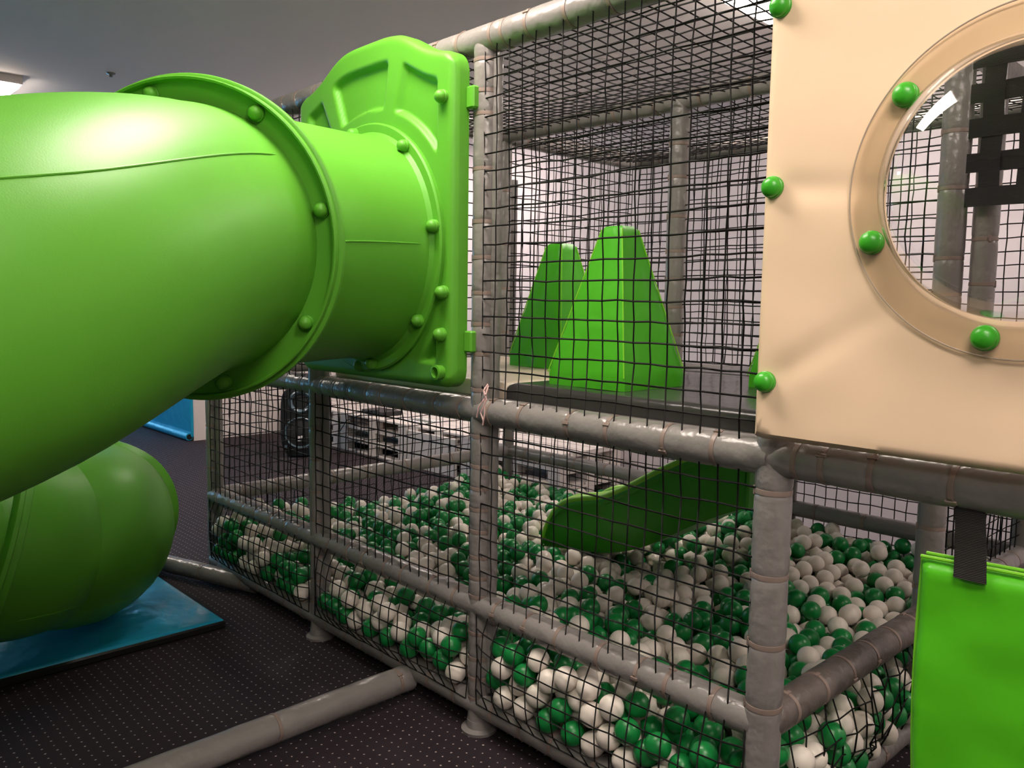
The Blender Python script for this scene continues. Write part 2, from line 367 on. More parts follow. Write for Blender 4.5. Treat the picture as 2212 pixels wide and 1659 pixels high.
# ------------------------------------------------------------------ nets
def net(name, label, o, u, v, nrm, bulge=None, r=.0026, cell=.065, jit=.003, edge=None, warp=None):
    o, u, v, nrm = Vector(o), Vector(u), Vector(v), Vector(nrm)
    nu = max(2, round(u.length / cell)); nv = max(2, round(v.length / cell))
    ud, vd = u.normalized(), v.normalized(); sd = (len(label) * 3.7) % 50
    pts = np.zeros((nu + 1, nv + 1, 3))
    for i in range(nu + 1):
        for j in range(nv + 1):
            s, t = i / nu, j / nv
            k = min(1, 6 * min(s, 1 - s) + .0) * min(1, 6 * min(t, 1 - t) + .0)
            p = o + u * s + v * t
            n1 = noise.noise(p * 2.3 + Vector((sd, 0, 0))); n2 = noise.noise(p * 2.3 + Vector((0, sd, 9)))
            n3 = noise.noise(p * 1.4 + Vector((5, 3, sd)))
            p += (ud * n1 + vd * n2) * .010 * k + nrm * n3 * .022 * k
            p += ud * random.gauss(0, jit * .5) + vd * random.gauss(0, jit * .5) + nrm * random.gauss(0, jit * .4)
            if bulge: p += nrm * bulge(s, t)
            if warp: p += warp(s, t, ud, vd, nrm)
            pts[i, j] = p
    ud, vd, nrm = np.array(ud), np.array(vd), np.array(nrm)
    k = 1.15
    V = np.stack([pts + ud * r * k, pts - ud * r * k, pts + vd * r * k, pts - vd * r * k, pts + nrm * r * k, pts - nrm * r * k], 2).reshape(-1, 3)
    idx = (np.arange((nu + 1) * (nv + 1)).reshape(nu + 1, nv + 1)) * 6
    F = []
    def seg(A, B, ring):
        for a in range(4):
            c, d = ring[a], ring[(a + 1) % 4]
            F.append(np.stack([A + c, A + d, B + d, B + c], -1).reshape(-1, 4))
    seg(idx[:, :-1], idx[:, 1:], (0, 4, 1, 5)); seg(idx[:-1], idx[1:], (2, 4, 3, 5))
    F = np.concatenate(F)
    me = bpy.data.meshes.new(name); me.vertices.add(len(V)); me.vertices.foreach_set('co', V.ravel())
    me.loops.add(F.size); me.loops.foreach_set('vertex_index', F.ravel().astype(np.int32))
    me.polygons.add(len(F)); me.polygons.foreach_set('loop_start', np.arange(0, F.size, 4, dtype=np.int32))
    me.update(calc_edges=True); me.validate()
    return tag(link(name, me, 'cord'), label, 'net', 'black safety nets of the play frame')
FY = -.034
def belly(s, t): return .055 * (max(0, math.sin(PI * s)) ** .3) * (max(0, math.sin(PI * min(1, t * 1.05))) ** .5)
bays = {-2: 'left', -1: 'middle', 0: 'right'}
for i in (-2, -1, 0):
    x0 = i * U + .03; x1 = (i + 1) * U - .03
    nm = {-2: 'left bay beyond the slide', -1: 'bay under the slide panel', 0: 'bay under the dark deck mat'}[i]
    net('safety_net', 'black net bulging with balls below middle rail, front %s' % nm, (x0, -.045, ZB + .02), (x1 - x0, 0, 0), (0, 0, ZM - ZB - .03), (0, -1, 0), belly)
    net('safety_net', 'black net above the middle rail, front %s' % nm, (x0, FY, ZM + .02), (x1 - x0, 0, 0), (0, 0, ZU - ZM - .04), (0, -1, 0))
net('safety_net', 'large black front net before the two green pyramids', (.03, FY, ZU + .03), (U - .06, 0, 0), (0, 0, ZT - ZU - .05), (0, -1, 0))
net('safety_net', 'black front net behind the big tube slide rim', (-2 * U + .03, FY, ZU + .03), (U - .06, 0, 0), (0, 0, ZT - ZU - .05), (0, -1, 0))
# back nets
for i in (-2, -1, 0):
    nm = {-2: 'left', -1: 'middle', 0: 'right'}[i]; x0 = i * U + .03; x1 = (i + 1) * U - .03
    net('safety_net', 'black net on the far side of the ball pit, %s bay' % nm, (x0, 2.4, ZB + .1), (x1 - x0, 0, 0), (0, 0, ZU - ZB - .12), (0, 1, 0))
for i, nm in ((-1, 'behind the left pyramid'), (0, 'behind the right pyramid'), (1, 'behind the bubble window')):
    net('safety_net', 'black net on the rear side of the upper deck %s' % nm, (i * U + .03, 2.4, ZU + .05), (U - .06, 0, 0), (0, 0, ZT - ZU - .07), (0, 1, 0))
for i, nm in ((-1, 'just behind the left pyramid'), (0, 'right of the middle post')):
    net('safety_net', 'black net across the middle of the upper deck %s' % nm, (i * U + .03, 1.2, ZU + .15), (U - .06, 0, 0), (0, 0, ZT - ZU - .17), (0, 1, 0))
# left side nets
for j, nm in ((0, 'nearer half'), (1, 'farther half')):
    net('safety_net', 'black net on the left side of the ball pit, %s' % nm, (-2.4, j * U + .03, ZB + .03), (0, U - .06, 0), (0, 0, ZU - ZB - .05), (-1, 0, 0), lambda s, t: .03 * math.sin(PI * min(1, t * 2.2)) if t < .45 else 0)
    net('safety_net', 'black net on the left side of the upper deck, %s' % nm, (-1.2, j * U + .03, ZU + .12), (0, U - .06, 0), (0, 0, ZT - ZU - .14), (-1, 0, 0))
    net('safety_net', 'black net roof of the upper level, %s' % nm, (-1.2 + .03, j * U + .03, ZT - .01), (2 * U - .06, 0, 0), (0, U - .06, 0), (0, 0, -1), lambda s, t: .03 * math.sin(PI * t))
net('safety_net', 'black net beside the ball pit behind the black strap', (1.2, 1.23, ZB + .05), (0, U - .06, 0), (0, 0, ZU - ZB - .07), (1, 0, 0))
def torn(s, t, ud, vd, n):
    k = math.exp(-((s - .5) ** 2) / .012 - ((t - .5) ** 2) / .10)
    return ud * (-.10 * k * (s - .5) / .11) + vd * (-.05 * k) + n * (.02 * k * math.sin(31 * s + 17 * t))
net('safety_net', 'torn tangled black net under the worn entry rail', (1.225, .05, ZB + .03), (0, U - .1, 0), (0, 0, ZM - ZB - .05), (1, 0, 0), lambda s, t: .05 * math.sin(PI * s) ** .5 * math.sin(PI * t) ** .7, warp=torn, jit=.014)
# ------------------------------------------------------------------ ball pit
BR = .0425
def fill_balls():
    cs = .0075; x0, x1, y0, y1 = -2.42, 1.235, -.025, 2.37
    nx = int((x1 - x0) / cs) + 1; ny = int((y1 - y0) / cs) + 1
    X = x0 + np.arange(nx) * cs; Y = y0 + np.arange(ny) * cs
    GX, GY = np.meshgrid(X, Y, indexing='ij')
    H = np.full((nx, ny), BR + .004)
    def bump(dist2, rr, z):
        k = rr * rr - dist2
        return np.where(k > 0, z + np.sqrt(np.maximum(k, 0)), 0)
    rr = .05 + BR
    H = np.maximum(H, bump(GY ** 2, rr, ZB)); H = np.maximum(H, bump((GX - 1.2) ** 2, rr, ZB)); H = np.maximum(H, bump((GX + 2.4) ** 2, rr, ZB))
    for px, py in ((-2.4, 0), (-1.2, 0), (0, 0), (1.2, 0), (1.2, 1.2), (1.2, 2.4), (0, 2.4), (-1.2, 2.4), (-2.4, 2.4)):
        H = np.where((GX - px) ** 2 + (GY - py) ** 2 < (.055 + BR) ** 2, 9, H)
    # the small slide's foot lies in the balls
    tgt = .315 + .045 * np.sin(GX * 1.9 + .6) * np.cos(GY * 2.3) + .03 * np.sin(GX * 5.1 + GY * 3.7) + .09 * np.clip((GY - 1.2) / 1.2, 0, 1) * (GX > -.5) - .04 * np.exp(-((GX + 1.9) ** 2 + (GY - 1.9) ** 2) / .3)
    tgt = np.where((GX > -.88) & (GX < -.15) & (GY > 1.17) & (GY < 1.66), np.minimum(tgt, .235), tgt)
    out = []; K = 4; D = 2 * BR; W = int(D / cs) + 1
    dx = (np.arange(-W, W + 1) * cs); DD = dx[:, None] ** 2 + dx[None, :] ** 2; CAPZ = np.where(DD < D * D, np.sqrt(np.maximum(D * D - DD, 0)), -9)
    fails = 0
    while fails < 900 and len(out) < 7000:
        i, j = int(rng.integers(0, nx)), int(rng.integers(0, ny))
        if H[i, j] > 5: continue
        for _ in range(40):
            a, b, c, d = max(0, i - K), min(nx, i + K + 1), max(0, j - K), min(ny, j + K + 1)
            w_ = H[a:b, c:d]; k = int(w_.argmin()); ii, jj = a + k // w_.shape[1], c + k % w_.shape[1]
            if H[ii, jj] >= H[i, j] - 1e-6: break
            i, j = ii, jj
        z = H[i, j]
        if z > tgt[i, j] + .015 * rng.standard_normal(): fails += 1; continue
        fails = 0
        out.append((X[i], Y[j], z))
        a, b, c, d = max(0, i - W), min(nx, i + W + 1), max(0, j - W), min(ny, j + W + 1)
        H[a:b, c:d] = np.maximum(H[a:b, c:d], z + CAPZ[a - i + W:b - i + W, c - j + W:d - j + W])
    return np.array(out), H, (x0, y0, cs)
balls, HB, (hx0, hy0, hcs) = fill_balls()
top = np.array([HB[int(round((x - hx0) / hcs)), int(round((y - hy0) / hcs))] for x, y, z in balls])
# a ball shows when little lies on it, or when it lies against the front or entry net
show = (top - balls[:, 2] < 2 * BR * 1.02) | (balls[:, 1] < .06) | ((balls[:, 0] > 1.13) & (balls[:, 1] < 1.25))
rel = balls - np.array(CAM); dep = rel @ np.array(cF); px = 1106 + 1774 * (rel @ np.array(cR)) / dep; py = 829.5 - 1774 * (rel @ np.array(cU)) / dep
infr = (px > -20) & (px < 1985) & (py < 1690)
# clustered colours, green a little under half
col = np.array([noise.noise(Vector(b) * 4.0) for b in balls]) * .9 + rng.normal(0, .42, len(balls))
green = col > .05
def ico(sub):
    import bmesh
    bm = bmesh.new(); bmesh.ops.create_icosphere(bm, subdivisions=sub, radius=BR)
    me = bpy.data.meshes.new('ball'); bm.to_mesh(me); bm.free(); me.polygons.foreach_set('use_smooth', [True] * len(me.polygons)); return me
for nm, sel, mm, lab in (('white_ball', ~green, 'wball', 'white plastic ball in the ball pit'), ('green_ball', green, 'gball', 'dark green plastic ball in the ball pit')):
    order = [k for k in np.argsort(dep) if sel[k] and show[k] and infr[k]][:300]
    one = ico(3); one.materials.append(M[mm])
    for k in order:
        o = bpy.data.objects.new(nm, one); C.objects.link(o); o.location = balls[k]
        o.rotation_euler = (random.uniform(0, 6), random.uniform(0, 6), 0)
        x, y, z = balls[k]; bay = 'left' if x < -1.2 else 'middle' if x < 0 else 'right'; cw = lab.split(' ball')[0]
        if y < .1 and z < .30: l2, g = '%s ball pressed against the front net below the middle rail, %s bay' % (cw, bay), 'against the lower front net, %s bay' % bay
        elif x > 1.08 and z < .30: l2, g = '%s ball against the torn net under the worn entry rail' % cw, 'against the torn entry net'
        elif x > .45: l2, g = '%s ball on the ball pit surface beside the entry' % cw, 'on the surface by the entry'
        else: l2, g = '%s ball on the ball pit surface behind the %s front bay' % (cw, bay), 'on the surface, %s bay' % bay
        tag(o, l2, 'ball', nm.replace('_', ' ') + 's ' + g)
    ids = set(order); rest = [k for k in range(len(balls)) if sel[k] and k not in ids]
    Vs = []; Fs = []; n0 = 0
    hi = ico(2); lo = ico(1)
    def arr(me): return np.array([v_.co[:] for v_ in me.vertices]), np.array([p.vertices[:] for p in me.polygons])
    hv, hf = arr(hi); lv, lf = arr(lo)
    for k in rest:
        v_, f_ = (hv, hf) if show[k] else (lv, lf)
        Vs.append(v_ + balls[k]); Fs.append(f_ + n0); n0 += len(v_)
    Vs = np.concatenate(Vs); Fs = np.concatenate(Fs)
    me = bpy.data.meshes.new(nm + 's'); me.vertices.add(len(Vs)); me.vertices.foreach_set('co', Vs.ravel())
    me.loops.add(Fs.size); me.loops.foreach_set('vertex_index', Fs.ravel().astype(np.int32))
    me.polygons.add(len(Fs)); me.polygons.foreach_set('loop_start', np.arange(0, Fs.size, 3, dtype=np.int32)); me.update(calc_edges=True)
    me.polygons.foreach_set('use_smooth', [True] * len(me.polygons))
    tag(link(nm + 's', me, mm), 'the many farther %s filling the ball pit' % (lab.split(' in ')[0] + 's'), 'balls', kind='stuff')
print('balls', len(balls), int(show.sum()), 'ties', NT[0])

# ------------------------------------------------------------------ tube slide
slide = thing('tube_slide', 'big bright green enclosed tube slide bolted to the play frame', 'slide', (-.567, -.13, 0))
SO = Vector((-.567, -.13, 0))
TR = .44
def hd(az, desc):
    a = math.radians(az); d = math.radians(desc)
    return Vector((math.sin(a) * math.cos(d), -math.cos(a) * math.cos(d), -math.sin(d)))
KN = [((-.567, -.13, 1.875), hd(0, 0)), ((-.285, -.978, 1.841), hd(38, 4)), ((.17, -1.60, 1.667), hd(27, 17)), ((.10, -2.40, 1.40), hd(-40, 19)), ((-.60, -2.88, 1.17), hd(-92, 16)),
      ((-1.40, -2.50, .95), hd(-150, 15)), ((-1.68, -1.80, .76), hd(-178, 20)), ((-1.75, -1.30, .60), hd(-186, 18)), ((-1.90, -.97, .525), hd(-208, 8)), ((-2.30, -.70, .50), hd(-262, 0)), ((-2.9, -.72, .50), hd(-272, 0))]
def hermite(a, b, n):
    p0, t0 = Vector(a[0]), a[1]; p1, t1 = Vector(b[0]), b[1]; L = (p1 - p0).length * 1.02; out = []
    for k in range(n + 1):
        t = k / n; h1 = 2 * t ** 3 - 3 * t ** 2 + 1; h2 = t ** 3 - 2 * t ** 2 + t; h3 = -2 * t ** 3 + 3 * t ** 2; h4 = t ** 3 - t ** 2
        out.append(p0 * h1 + t0 * (L * h2) + p1 * h3 + t1 * (L * h4))
    return out
segs = [hermite(KN[i], KN[i + 1], 14) for i in range(len(KN) - 1)]
sections = [(0, 1), (1, 3), (3, 5), (5, 7), (7, 10)]
cuts = []
def local(o): o.location = -SO; return o
for a, b in sections:
    path = sum([segs[i][(0 if i == a else 1):] for i in range(a, b)], [])
    N = len(path)
    def prof(i, th, p, r):
        # the ends flare a little into the flange
        e = min(i, N - 1 - i)
        return r * (1 + (.02 * (1 - e / 2) if e < 2 else 0) + .006 * noise.noise(p * 3 + Vector((math.cos(th), math.sin(th), 0))))
    TRs = TR if a == 0 else .412
    sec = local(MB().sweep(path, TRs, 72, False, prof).build('tube_section', 'slide', slide, True, 0))
    # raised mould seam along each side
    T0 = (path[1] - path[0]).normalized(); side = T0.cross(Vector((0, 0, 1))).normalized()
    ang = 0 if a == 0 else math.radians(38)
    for sg in (-1, 1):
        sm = []
        for i, p in enumerate(path):
            T = (path[min(i + 1, N - 1)] - path[max(i - 1, 0)]).normalized(); sd = T.cross(Vector((0, 0, 1))).normalized() * -1
            upv = sd.cross(T) * -1
            if upv.z < 0: upv = -upv
            sm.append(p + (sd * sg * math.cos(ang) + upv * (math.sin(ang) if sg > 0 else -math.sin(ang))) * (TRs + .0005))
        o = MB().sweep(sm, .0028, 6, False).build('mould_seam', 'slide', sec); 
    cuts.append((path[-1], (path[-1] - path[-2]).normalized()))
# domed nut cover
def cap_mesh(r, h):
    b = MB(); pr = [(r * 1.02, 0), (r * 1.02, h * .30), (r * .95, h * .34), (r * .97, h * .38)]
    for k in range(1, 8):
        t = k / 7 * PI / 2; pr.append((r * .97 * math.cos(t) if k < 7 else .0005, h * .38 + h * .62 * math.sin(t)))
    return b.lathe(pr, 20).mesh('bolt_cap', True, 30)
CAPM = cap_mesh(.025, .042); CAPM.materials.append(M['slide'])
def put_cap(parent, p, d, me=CAPM, s=1.0):
    o = bpy.data.objects.new('bolt_cap', me); C.objects.link(o); o.parent = parent
    o.matrix_parent_inverse = parent.matrix_world.inverted() if False else Matrix.Identity(4)
    o['_w'] = 0; del o['_w']
    T = axis_T(p, d) @ Matrix.Diagonal((s, s, s, 1))
    o.matrix_local = T if parent.parent is None else T
    return o
def flange(p, d, R=.505, lip=.034, caps=8, phase=22.5):
    T = axis_T(p - SO, d); b = MB()
    b.lathe([(.41, -.016), (R - .008, -.016), (R, -.012), (R, .004), (R - .004, .008), (R - .012, .010), (R - .012, .010), (R - .012, lip), (R - .016, lip + .003), (R - .022, lip), (R - .024, .008), (.425, .002), (.41, .006)], 96, T)
    o = b.build('flange', 'slide', slide)
    for k in range(caps):
        t = math.radians(phase + 360 * k / caps)
        q = T @ Vector((math.cos(t) * .452, math.sin(t) * .452, .004))
        put_cap(o, q, T.to_3x3() @ Vector((0, 0, 1)), s=.95)
    return o
for k, (p, d) in enumerate(cuts[:-1]): flange(p, d, phase=12 if k == 0 else 22.5)
# slide entry panel: a moulded face with fan-shaped recesses
PX0, PX1, PZ0 = -1.135, -.035, 1.345
cx, cz = -.567, 1.875
def ztop(x):
    t = (x - (PX0 + PX1) / 2) / ((PX1 - PX0) / 2)
    base = 2.545 + .155 * (1 / (1 + (abs(t) / .62) ** 4.5))
    d = min(x - PX0, PX1 - x); R_ = .065
    return base - (R_ - math.sqrt(max(0, R_ * R_ - (R_ - d) ** 2)) if d < R_ else 0)
def zbot(x):
    d = min(x - PX0, PX1 - x); R_ = .065
    return PZ0 + (R_ - math.sqrt(max(0, R_ * R_ - (R_ - d) ** 2)) if d < R_ else 0)
def sstep(a, b, x):
    t = min(1, max(0, (x - a) / (b - a))); return t * t * (3 - 2 * t)
def recess(x, z):
    # distance in from the outline
    din = min(x - PX0, PX1 - x, z - PZ0)
    dtop = (ztop(x) - z) * .92
    ang = math.degrees(math.atan2(z - cz, x - cx)); rr = math.hypot(x - cx, z - cz)
    d = .0
    inner = sstep(.545, .565, rr)
    e = sstep(.085, .115, dtop) * sstep(.085, .11, din)
    for a0, a1 in ((2, 72), (79, 112), (119, 178)):
        w_ = 1.6 * .55 / max(rr, .3)
        d = max(d, sstep(a0, a0 + w_ * 1.6, ang) * (1 - sstep(a1 - w_ * 1.6, a1, ang)))
    tri = sstep(-58, -55, ang) * (1 - sstep(-20, -17, ang)) + sstep(-163, -160, ang) * (1 - sstep(-125, -122, ang))
    return .026 * inner * e * max(d, tri)
NX, NZ = 150, 190; P = []
for i in range(NX + 1):
    x = PX0 + (PX1 - PX0) * (.5 - .5 * math.cos(PI * i / NX)) * .35 + (PX1 - PX0) * (i / NX) * .65; row = []
    for j in range(NZ + 1):
        z = zbot(x) + (ztop(x) - zbot(x)) * j / NZ
        # rounded corners in the face plane
        R_ = .07; xx, zz = x, z
        ed = min(x - PX0, PX1 - x, z - zbot(x), (ztop(x) - z))
        rd = .034 * (1 - math.sqrt(max(0, 1 - (1 - max(0, min(ed, .034)) / .034) ** 2)))
        row.append((xx - SO.x, -.13 + recess(x, z) + rd - SO.y, zz))
    P.append(row)
pb = MB().grid(P)
# the sides run back to the frame
loop = [P[i][0] for i in range(NX + 1)] + [P[NX][j] for j in range(1, NZ + 1)] + [P[i][NZ] for i in range(NX - 1, -1, -1)] + [P[0][j] for j in range(NZ - 1, 0, -1)]
n = len(loop); pb.add(loop + [(x, -.052 - SO.y, z) for x, y, z in loop], [(k, n + k, n + (k + 1) % n, (k + 1) % n) for k in range(n)] + [tuple(range(n, 2 * n))])
panel = pb.build('entry_panel', 'slide', slide, True, 50)
for x, z in ((-.085, 2.40), (-.075, 1.70), (-.085, 1.545), (-.62, 1.395), (-1.08, 1.42), (-1.08, 2.35)):
    put_cap(panel, (x - SO.x, -.128 + recess(x, z) - SO.y, z), (0, -1, 0))
MB().lathe([(.026, 0), (.028, .03), (.020, .032), (.018, .006), (0, .006)], 20, axis_T((-.09 - SO.x, -.13 - SO.y, 1.405), (0, -1, 0))).build('bolt_sleeve', 'slide', panel)
rg = MB().lathe([(TR - .005, 0), (.495, 0), (.497, .016), (.49, .022), (TR + .02, .022), (TR - .002, .045)], 96, axis_T((0, 0, 1.875), (0, -1, 0)))
rg = rg.build('flange', 'slide', slide)
for k in range(8):
    t = math.radians(8 + 45 * k); put_cap(rg, (math.cos(t) * .468, -.02, 1.875 + math.sin(t) * .468), (0, -1, 0), s=.95)
for z in (2.40, 1.52):
    MB().box((.532, .06, z - .04), (.575, .11, z + .04), .006).build('bracket', 'slide', slide)

# ------------------------------------------------------------------ bubble window panel
bw = thing('bubble_panel', 'cream padded panel with a clear bubble window and green nut caps', 'panel', (1.795, -.06, 0))
BO = Vector((1.795, -.06, 0)); bx, bz, HR = 1.79, 1.925, .284
X0, X1, Z0, Z1 = 1.192, 2.40, 1.322, 2.53
P = []; NA, NR = 256, 26
for i in range(NA):
    t = 2 * PI * i / NA; c, s = math.cos(t), math.sin(t)
    lim = min(((X1 - bx) / c if c > 1e-6 else 9), ((X0 - bx) / c if c < -1e-6 else 9), ((Z1 - bz) / s if s > 1e-6 else 9), ((Z0 - bz) / s if s < -1e-6 else 9))
    row = [(bx + c * (HR + .07) - BO.x, -.066 - BO.y, bz + s * (HR + .07))]
    for j in range(NR + 1):
        r = HR + (lim - HR) * j / NR; x, z = bx + c * r, bz + s * r
        ed = min(x - X0, X1 - x, z - Z0, Z1 - z); rd = .02 * (1 - math.sqrt(max(0, 1 - (1 - max(0, min(ed, .02)) / .02) ** 2)))
        wr = .004 * noise.noise(Vector((x * 3.1, z * 3.1, 1.7))) * min(1, ed / .1)
        # soft dents that run in to the nut caps
        for px_, pz_, ax, az in ((1.225, 1.472, .85, .53), (1.225, 1.963, 1, -.1)):
            dx, dz = x - px_, z - pz_; al = dx * ax + dz * az; pe = -dx * az + dz * ax
            if al > 0: wr += .010 * math.exp(-(pe / .035) ** 2) * math.exp(-al / .28) * min(1, al / .06)
        row.append((x - BO.x, -.118 + rd + wr - BO.y, z))
    row.append((bx + c * lim - BO.x, -.064 - BO.y, bz + s * lim)); P.append(row)
MB().grid(P, True).build('panel_board', 'cream', bw, True, 50)
dm = []
for k in range(25):
    t = k / 24 * PI / 2; dm.append((max(.0008, .283 * math.cos(t) ** .85), .012 + .215 * math.sin(t)))
dome = MB().lathe([(.300, .003), (.290, .005)] + dm, 96, axis_T((bx - BO.x, -.118 - BO.y, bz), (0, -1, 0))).build('bubble', 'clear', bw, True, 0)
MB().lathe([(.300, .001), (.363, .001), (.365, .003), (.363, .006), (.300, .006)], 96, axis_T((bx - BO.x, -.120 - BO.y, bz), (0, -1, 0)), closed=True).build('clear_flange', 'clear_flange', bw)
MB().sweep([(bx + .364 * math.cos(2 * PI * k / 120) - BO.x, -.126 - BO.y, bz + .364 * math.sin(2 * PI * k / 120)) for k in range(121)], .0019, 6, False).build('flange_edge', 'edge', bw)
CAPB = cap_mesh(.027, .034); CAPB.materials.append(M['cap'])
for k in range(6):
    t = math.radians(20 + 60 * k); put_cap(bw, (bx + .325 * math.cos(t) - BO.x, -.124 - BO.y, bz + .325 * math.sin(t)), (0, -1, 0), CAPB)
for x, z in ((1.225, 1.963), (1.228, 1.472), (1.225, 2.40), (2.36, 1.47), (2.36, 1.96), (2.36, 2.4)):
    put_cap(bw, (x - BO.x, -.116 - BO.y, z), (0, -1, 0), CAPB)

# ------------------------------------------------------------------ deck mats and foam pyramids
def pillow(lo, hi, r, nx=40, ny=40, wob=.004):
    # a padded mat: rounded edge all round
    lo, hi = Vector(lo), Vector(hi); P = []; ext = hi - lo; ring = []
    b = MB()
    def yz(e):   # inset distance -> height drop
        return r * (1 - math.sqrt(max(0, 1 - (1 - min(e, r) / r) ** 2)))
    xs = sorted(set([lo.x + r * k for k in (0, .08, .25, .5, .75, 1)] + [hi.x - r * k for k in (0, .08, .25, .5, .75, 1)] + list(np.linspace(lo.x + r, hi.x - r, nx))))
    ys = sorted(set([lo.y + r * k for k in (0, .08, .25, .5, .75, 1)] + [hi.y - r * k for k in (0, .08, .25, .5, .75, 1)] + list(np.linspace(lo.y + r, hi.y - r, ny))))
    for x in xs:
        row = []
        for y in ys:
            e = min(x - lo.x, hi.x - x, y - lo.y, hi.y - y)
            row.append((x, y, hi.z - yz(e) + wob * noise.noise(Vector((x * 5, y * 5, lo.z))) * min(1, e / .1)))
        P.append(row)
    b.grid(P)
    nx_, ny_ = len(xs), len(ys)
    loop = [P[i][0] for i in range(nx_)] + [P[-1][j] for j in range(1, ny_)] + [P[i][-1] for i in range(nx_ - 2, -1, -1)] + [P[0][j] for j in range(ny_ - 2, 0, -1)]
    n = len(loop); b.add(loop + [(x, y, lo.z) for x, y, z in loop], [(k, n + k, n + (k + 1) % n, (k + 1) % n) for k in range(n)] + [tuple(range(n, 2 * n))])
    return b
tag(pillow((.062, .062, 1.305), (1.14, 1.14, 1.367), .03).build('deck_mat', 'deck'), 'glossy dark grey vinyl deck mat under the front green pyramid', 'mat', 'padded mats on the upper deck')
tag(pillow((.062, 1.15, 1.305), (1.14, 2.34, 1.367), .03).build('deck_mat', 'deck'), 'dark grey deck mat behind, below the rear net', 'mat', 'padded mats on the upper deck')
tag(pillow((-1.14, .062, 1.305), (.056, 1.14, 1.367), .03).build('deck_mat', 'deck2'), 'cream deck mat under the left green pyramid', 'mat', 'padded mats on the upper deck')
for nm, lo, hi, lab in (('a', (-1.17, .03, 1.28), (1.17, 1.165, 1.304), 'flat grey deck board under the front padded mats'), ('b', (.03, 1.17, 1.28), (1.17, 2.37, 1.304), 'flat grey deck board under the rear padded mat')):
    tag(MB().box(lo, hi).build('deck_board', 'foam', smooth=False), lab, 'deck')

def pyramid(label, x0, y0, w, z0, h, tw, rot=0):
    t = thing('foam_pyramid', label, 'foam pyramid', (x0 + w / 2, y0 + w / 2, z0), 'green foam pyramids on the deck')
    t.rotation_euler = (0, 0, rot)
    lay = []; N = 18; n = 12
    for k in range(N + 1):
        s = k / N
        z = h * s
        hw = (w / 2) * (1 - s) + (tw / 2) * s
        if k == 0: z = 0
        ring = []
        for side in range(4):
            for q_ in range(n):
                u = -1 + 2 * q_ / n
                bulge = 1 + .012 * math.cos(u * PI / 2) - .004
                c = 1 - .035 * (abs(u) > .93)
                p = [(u * c, -bulge), (bulge, u * c), (-u * c, bulge), (-bulge, -u * c)][side]
                nz = .003 * noise.noise(Vector((p[0] * 3, p[1] * 3, s * 7 + x0)))
                ring.append((p[0] * hw + nz, p[1] * hw + nz, z))
        lay.append(ring)
    # vertical plinth at the foot and a rounded top
    foot = [(x, y, 0) for x, y, z in lay[0]]
    lay = [foot] + [[(x, y, .045 + z * (h - .045) / h) for x, y, z in r_] for r_ in lay]
    lay.append([(x * .8, y * .8, h + .012) for x, y, z in lay[-1]])
    m = 4 * n; b = MB(); vs = [p for r_ in lay for p in r_]
    fs = [(i * m + k, i * m + (k + 1) % m, (i + 1) * m + (k + 1) % m, (i + 1) * m + k) for i in range(len(lay) - 1) for k in range(m)] + [tuple(range((len(lay) - 1) * m, len(lay) * m)), tuple(range(m))[::-1]]
    b.add(vs, fs).build('body', 'pyr', t, True, 30)
    for sx, sy in ((-1, -1), (1, -1), (1, 1), (-1, 1)):
        pts = [(sx * w / 2 * 1.0, sy * w / 2 * 1.0, .045), (sx * tw / 2, sy * tw / 2, h)]
        a, c = Vector(pts[0]), Vector(pts[1])
        MB().sweep([a.lerp(c, q_ / 10) for q_ in range(11)], .0028, 6).build('piping', 'pyr_pipe', t)
    return t
pyramid('taller green foam pyramid standing on the dark grey mat', .178, .165, .36, 1.367, .57, .095)
pyramid('shadowed green foam pyramid standing on the cream mat', -.585, .68, .345, 1.367, .57, .10)
pyramid('green foam pyramid mostly hidden behind the cream bubble panel', .70, .69, .345, 1.367, .57, .10)

# ------------------------------------------------------------------ small open slide in the ball pit
ch = thing('small_slide', 'small open green slide dipping into the ball pit', 'slide', (-.1, 1.46, 0))
SO2 = Vector((-.1, 1.46, 0))
rim = [(-.83, .36), (-.79, .46), (-.735, .545), (-.66, .60), (-.56, .635), (-.40, .675), (-.22, .765), (-.05, .865), (.12, .955), (.30, 1.03), (.41, 1.065)]
bed = [(-.83, .345), (-.79, .355), (-.735, .36), (-.66, .37), (-.56, .385), (-.40, .41), (-.22, .47), (-.05, .56), (.12, .665), (.30, .76), (.41, .805)]
def smooth(pts, n=5):
    out = []
    for i in range(len(pts) - 1):
        p0 = Vector(pts[max(i - 1, 0)] + (0,)); p1 = Vector(pts[i] + (0,)); p2 = Vector(pts[i + 1] + (0,)); p3 = Vector(pts[min(i + 2, len(pts) - 1)] + (0,))
        for k in range(n):
            t = k / n; out.append(.5 * (2 * p1 + (p2 - p0) * t + (2 * p0 - 5 * p1 + 4 * p2 - p3) * t * t + (3 * p1 - p0 - 3 * p2 + p3) * t ** 3))
    out.append(Vector(pts[-1] + (0,))); return out
rimS, bedS = smooth(rim), smooth(bed); yA, yB = 1.20, 1.62
P = []
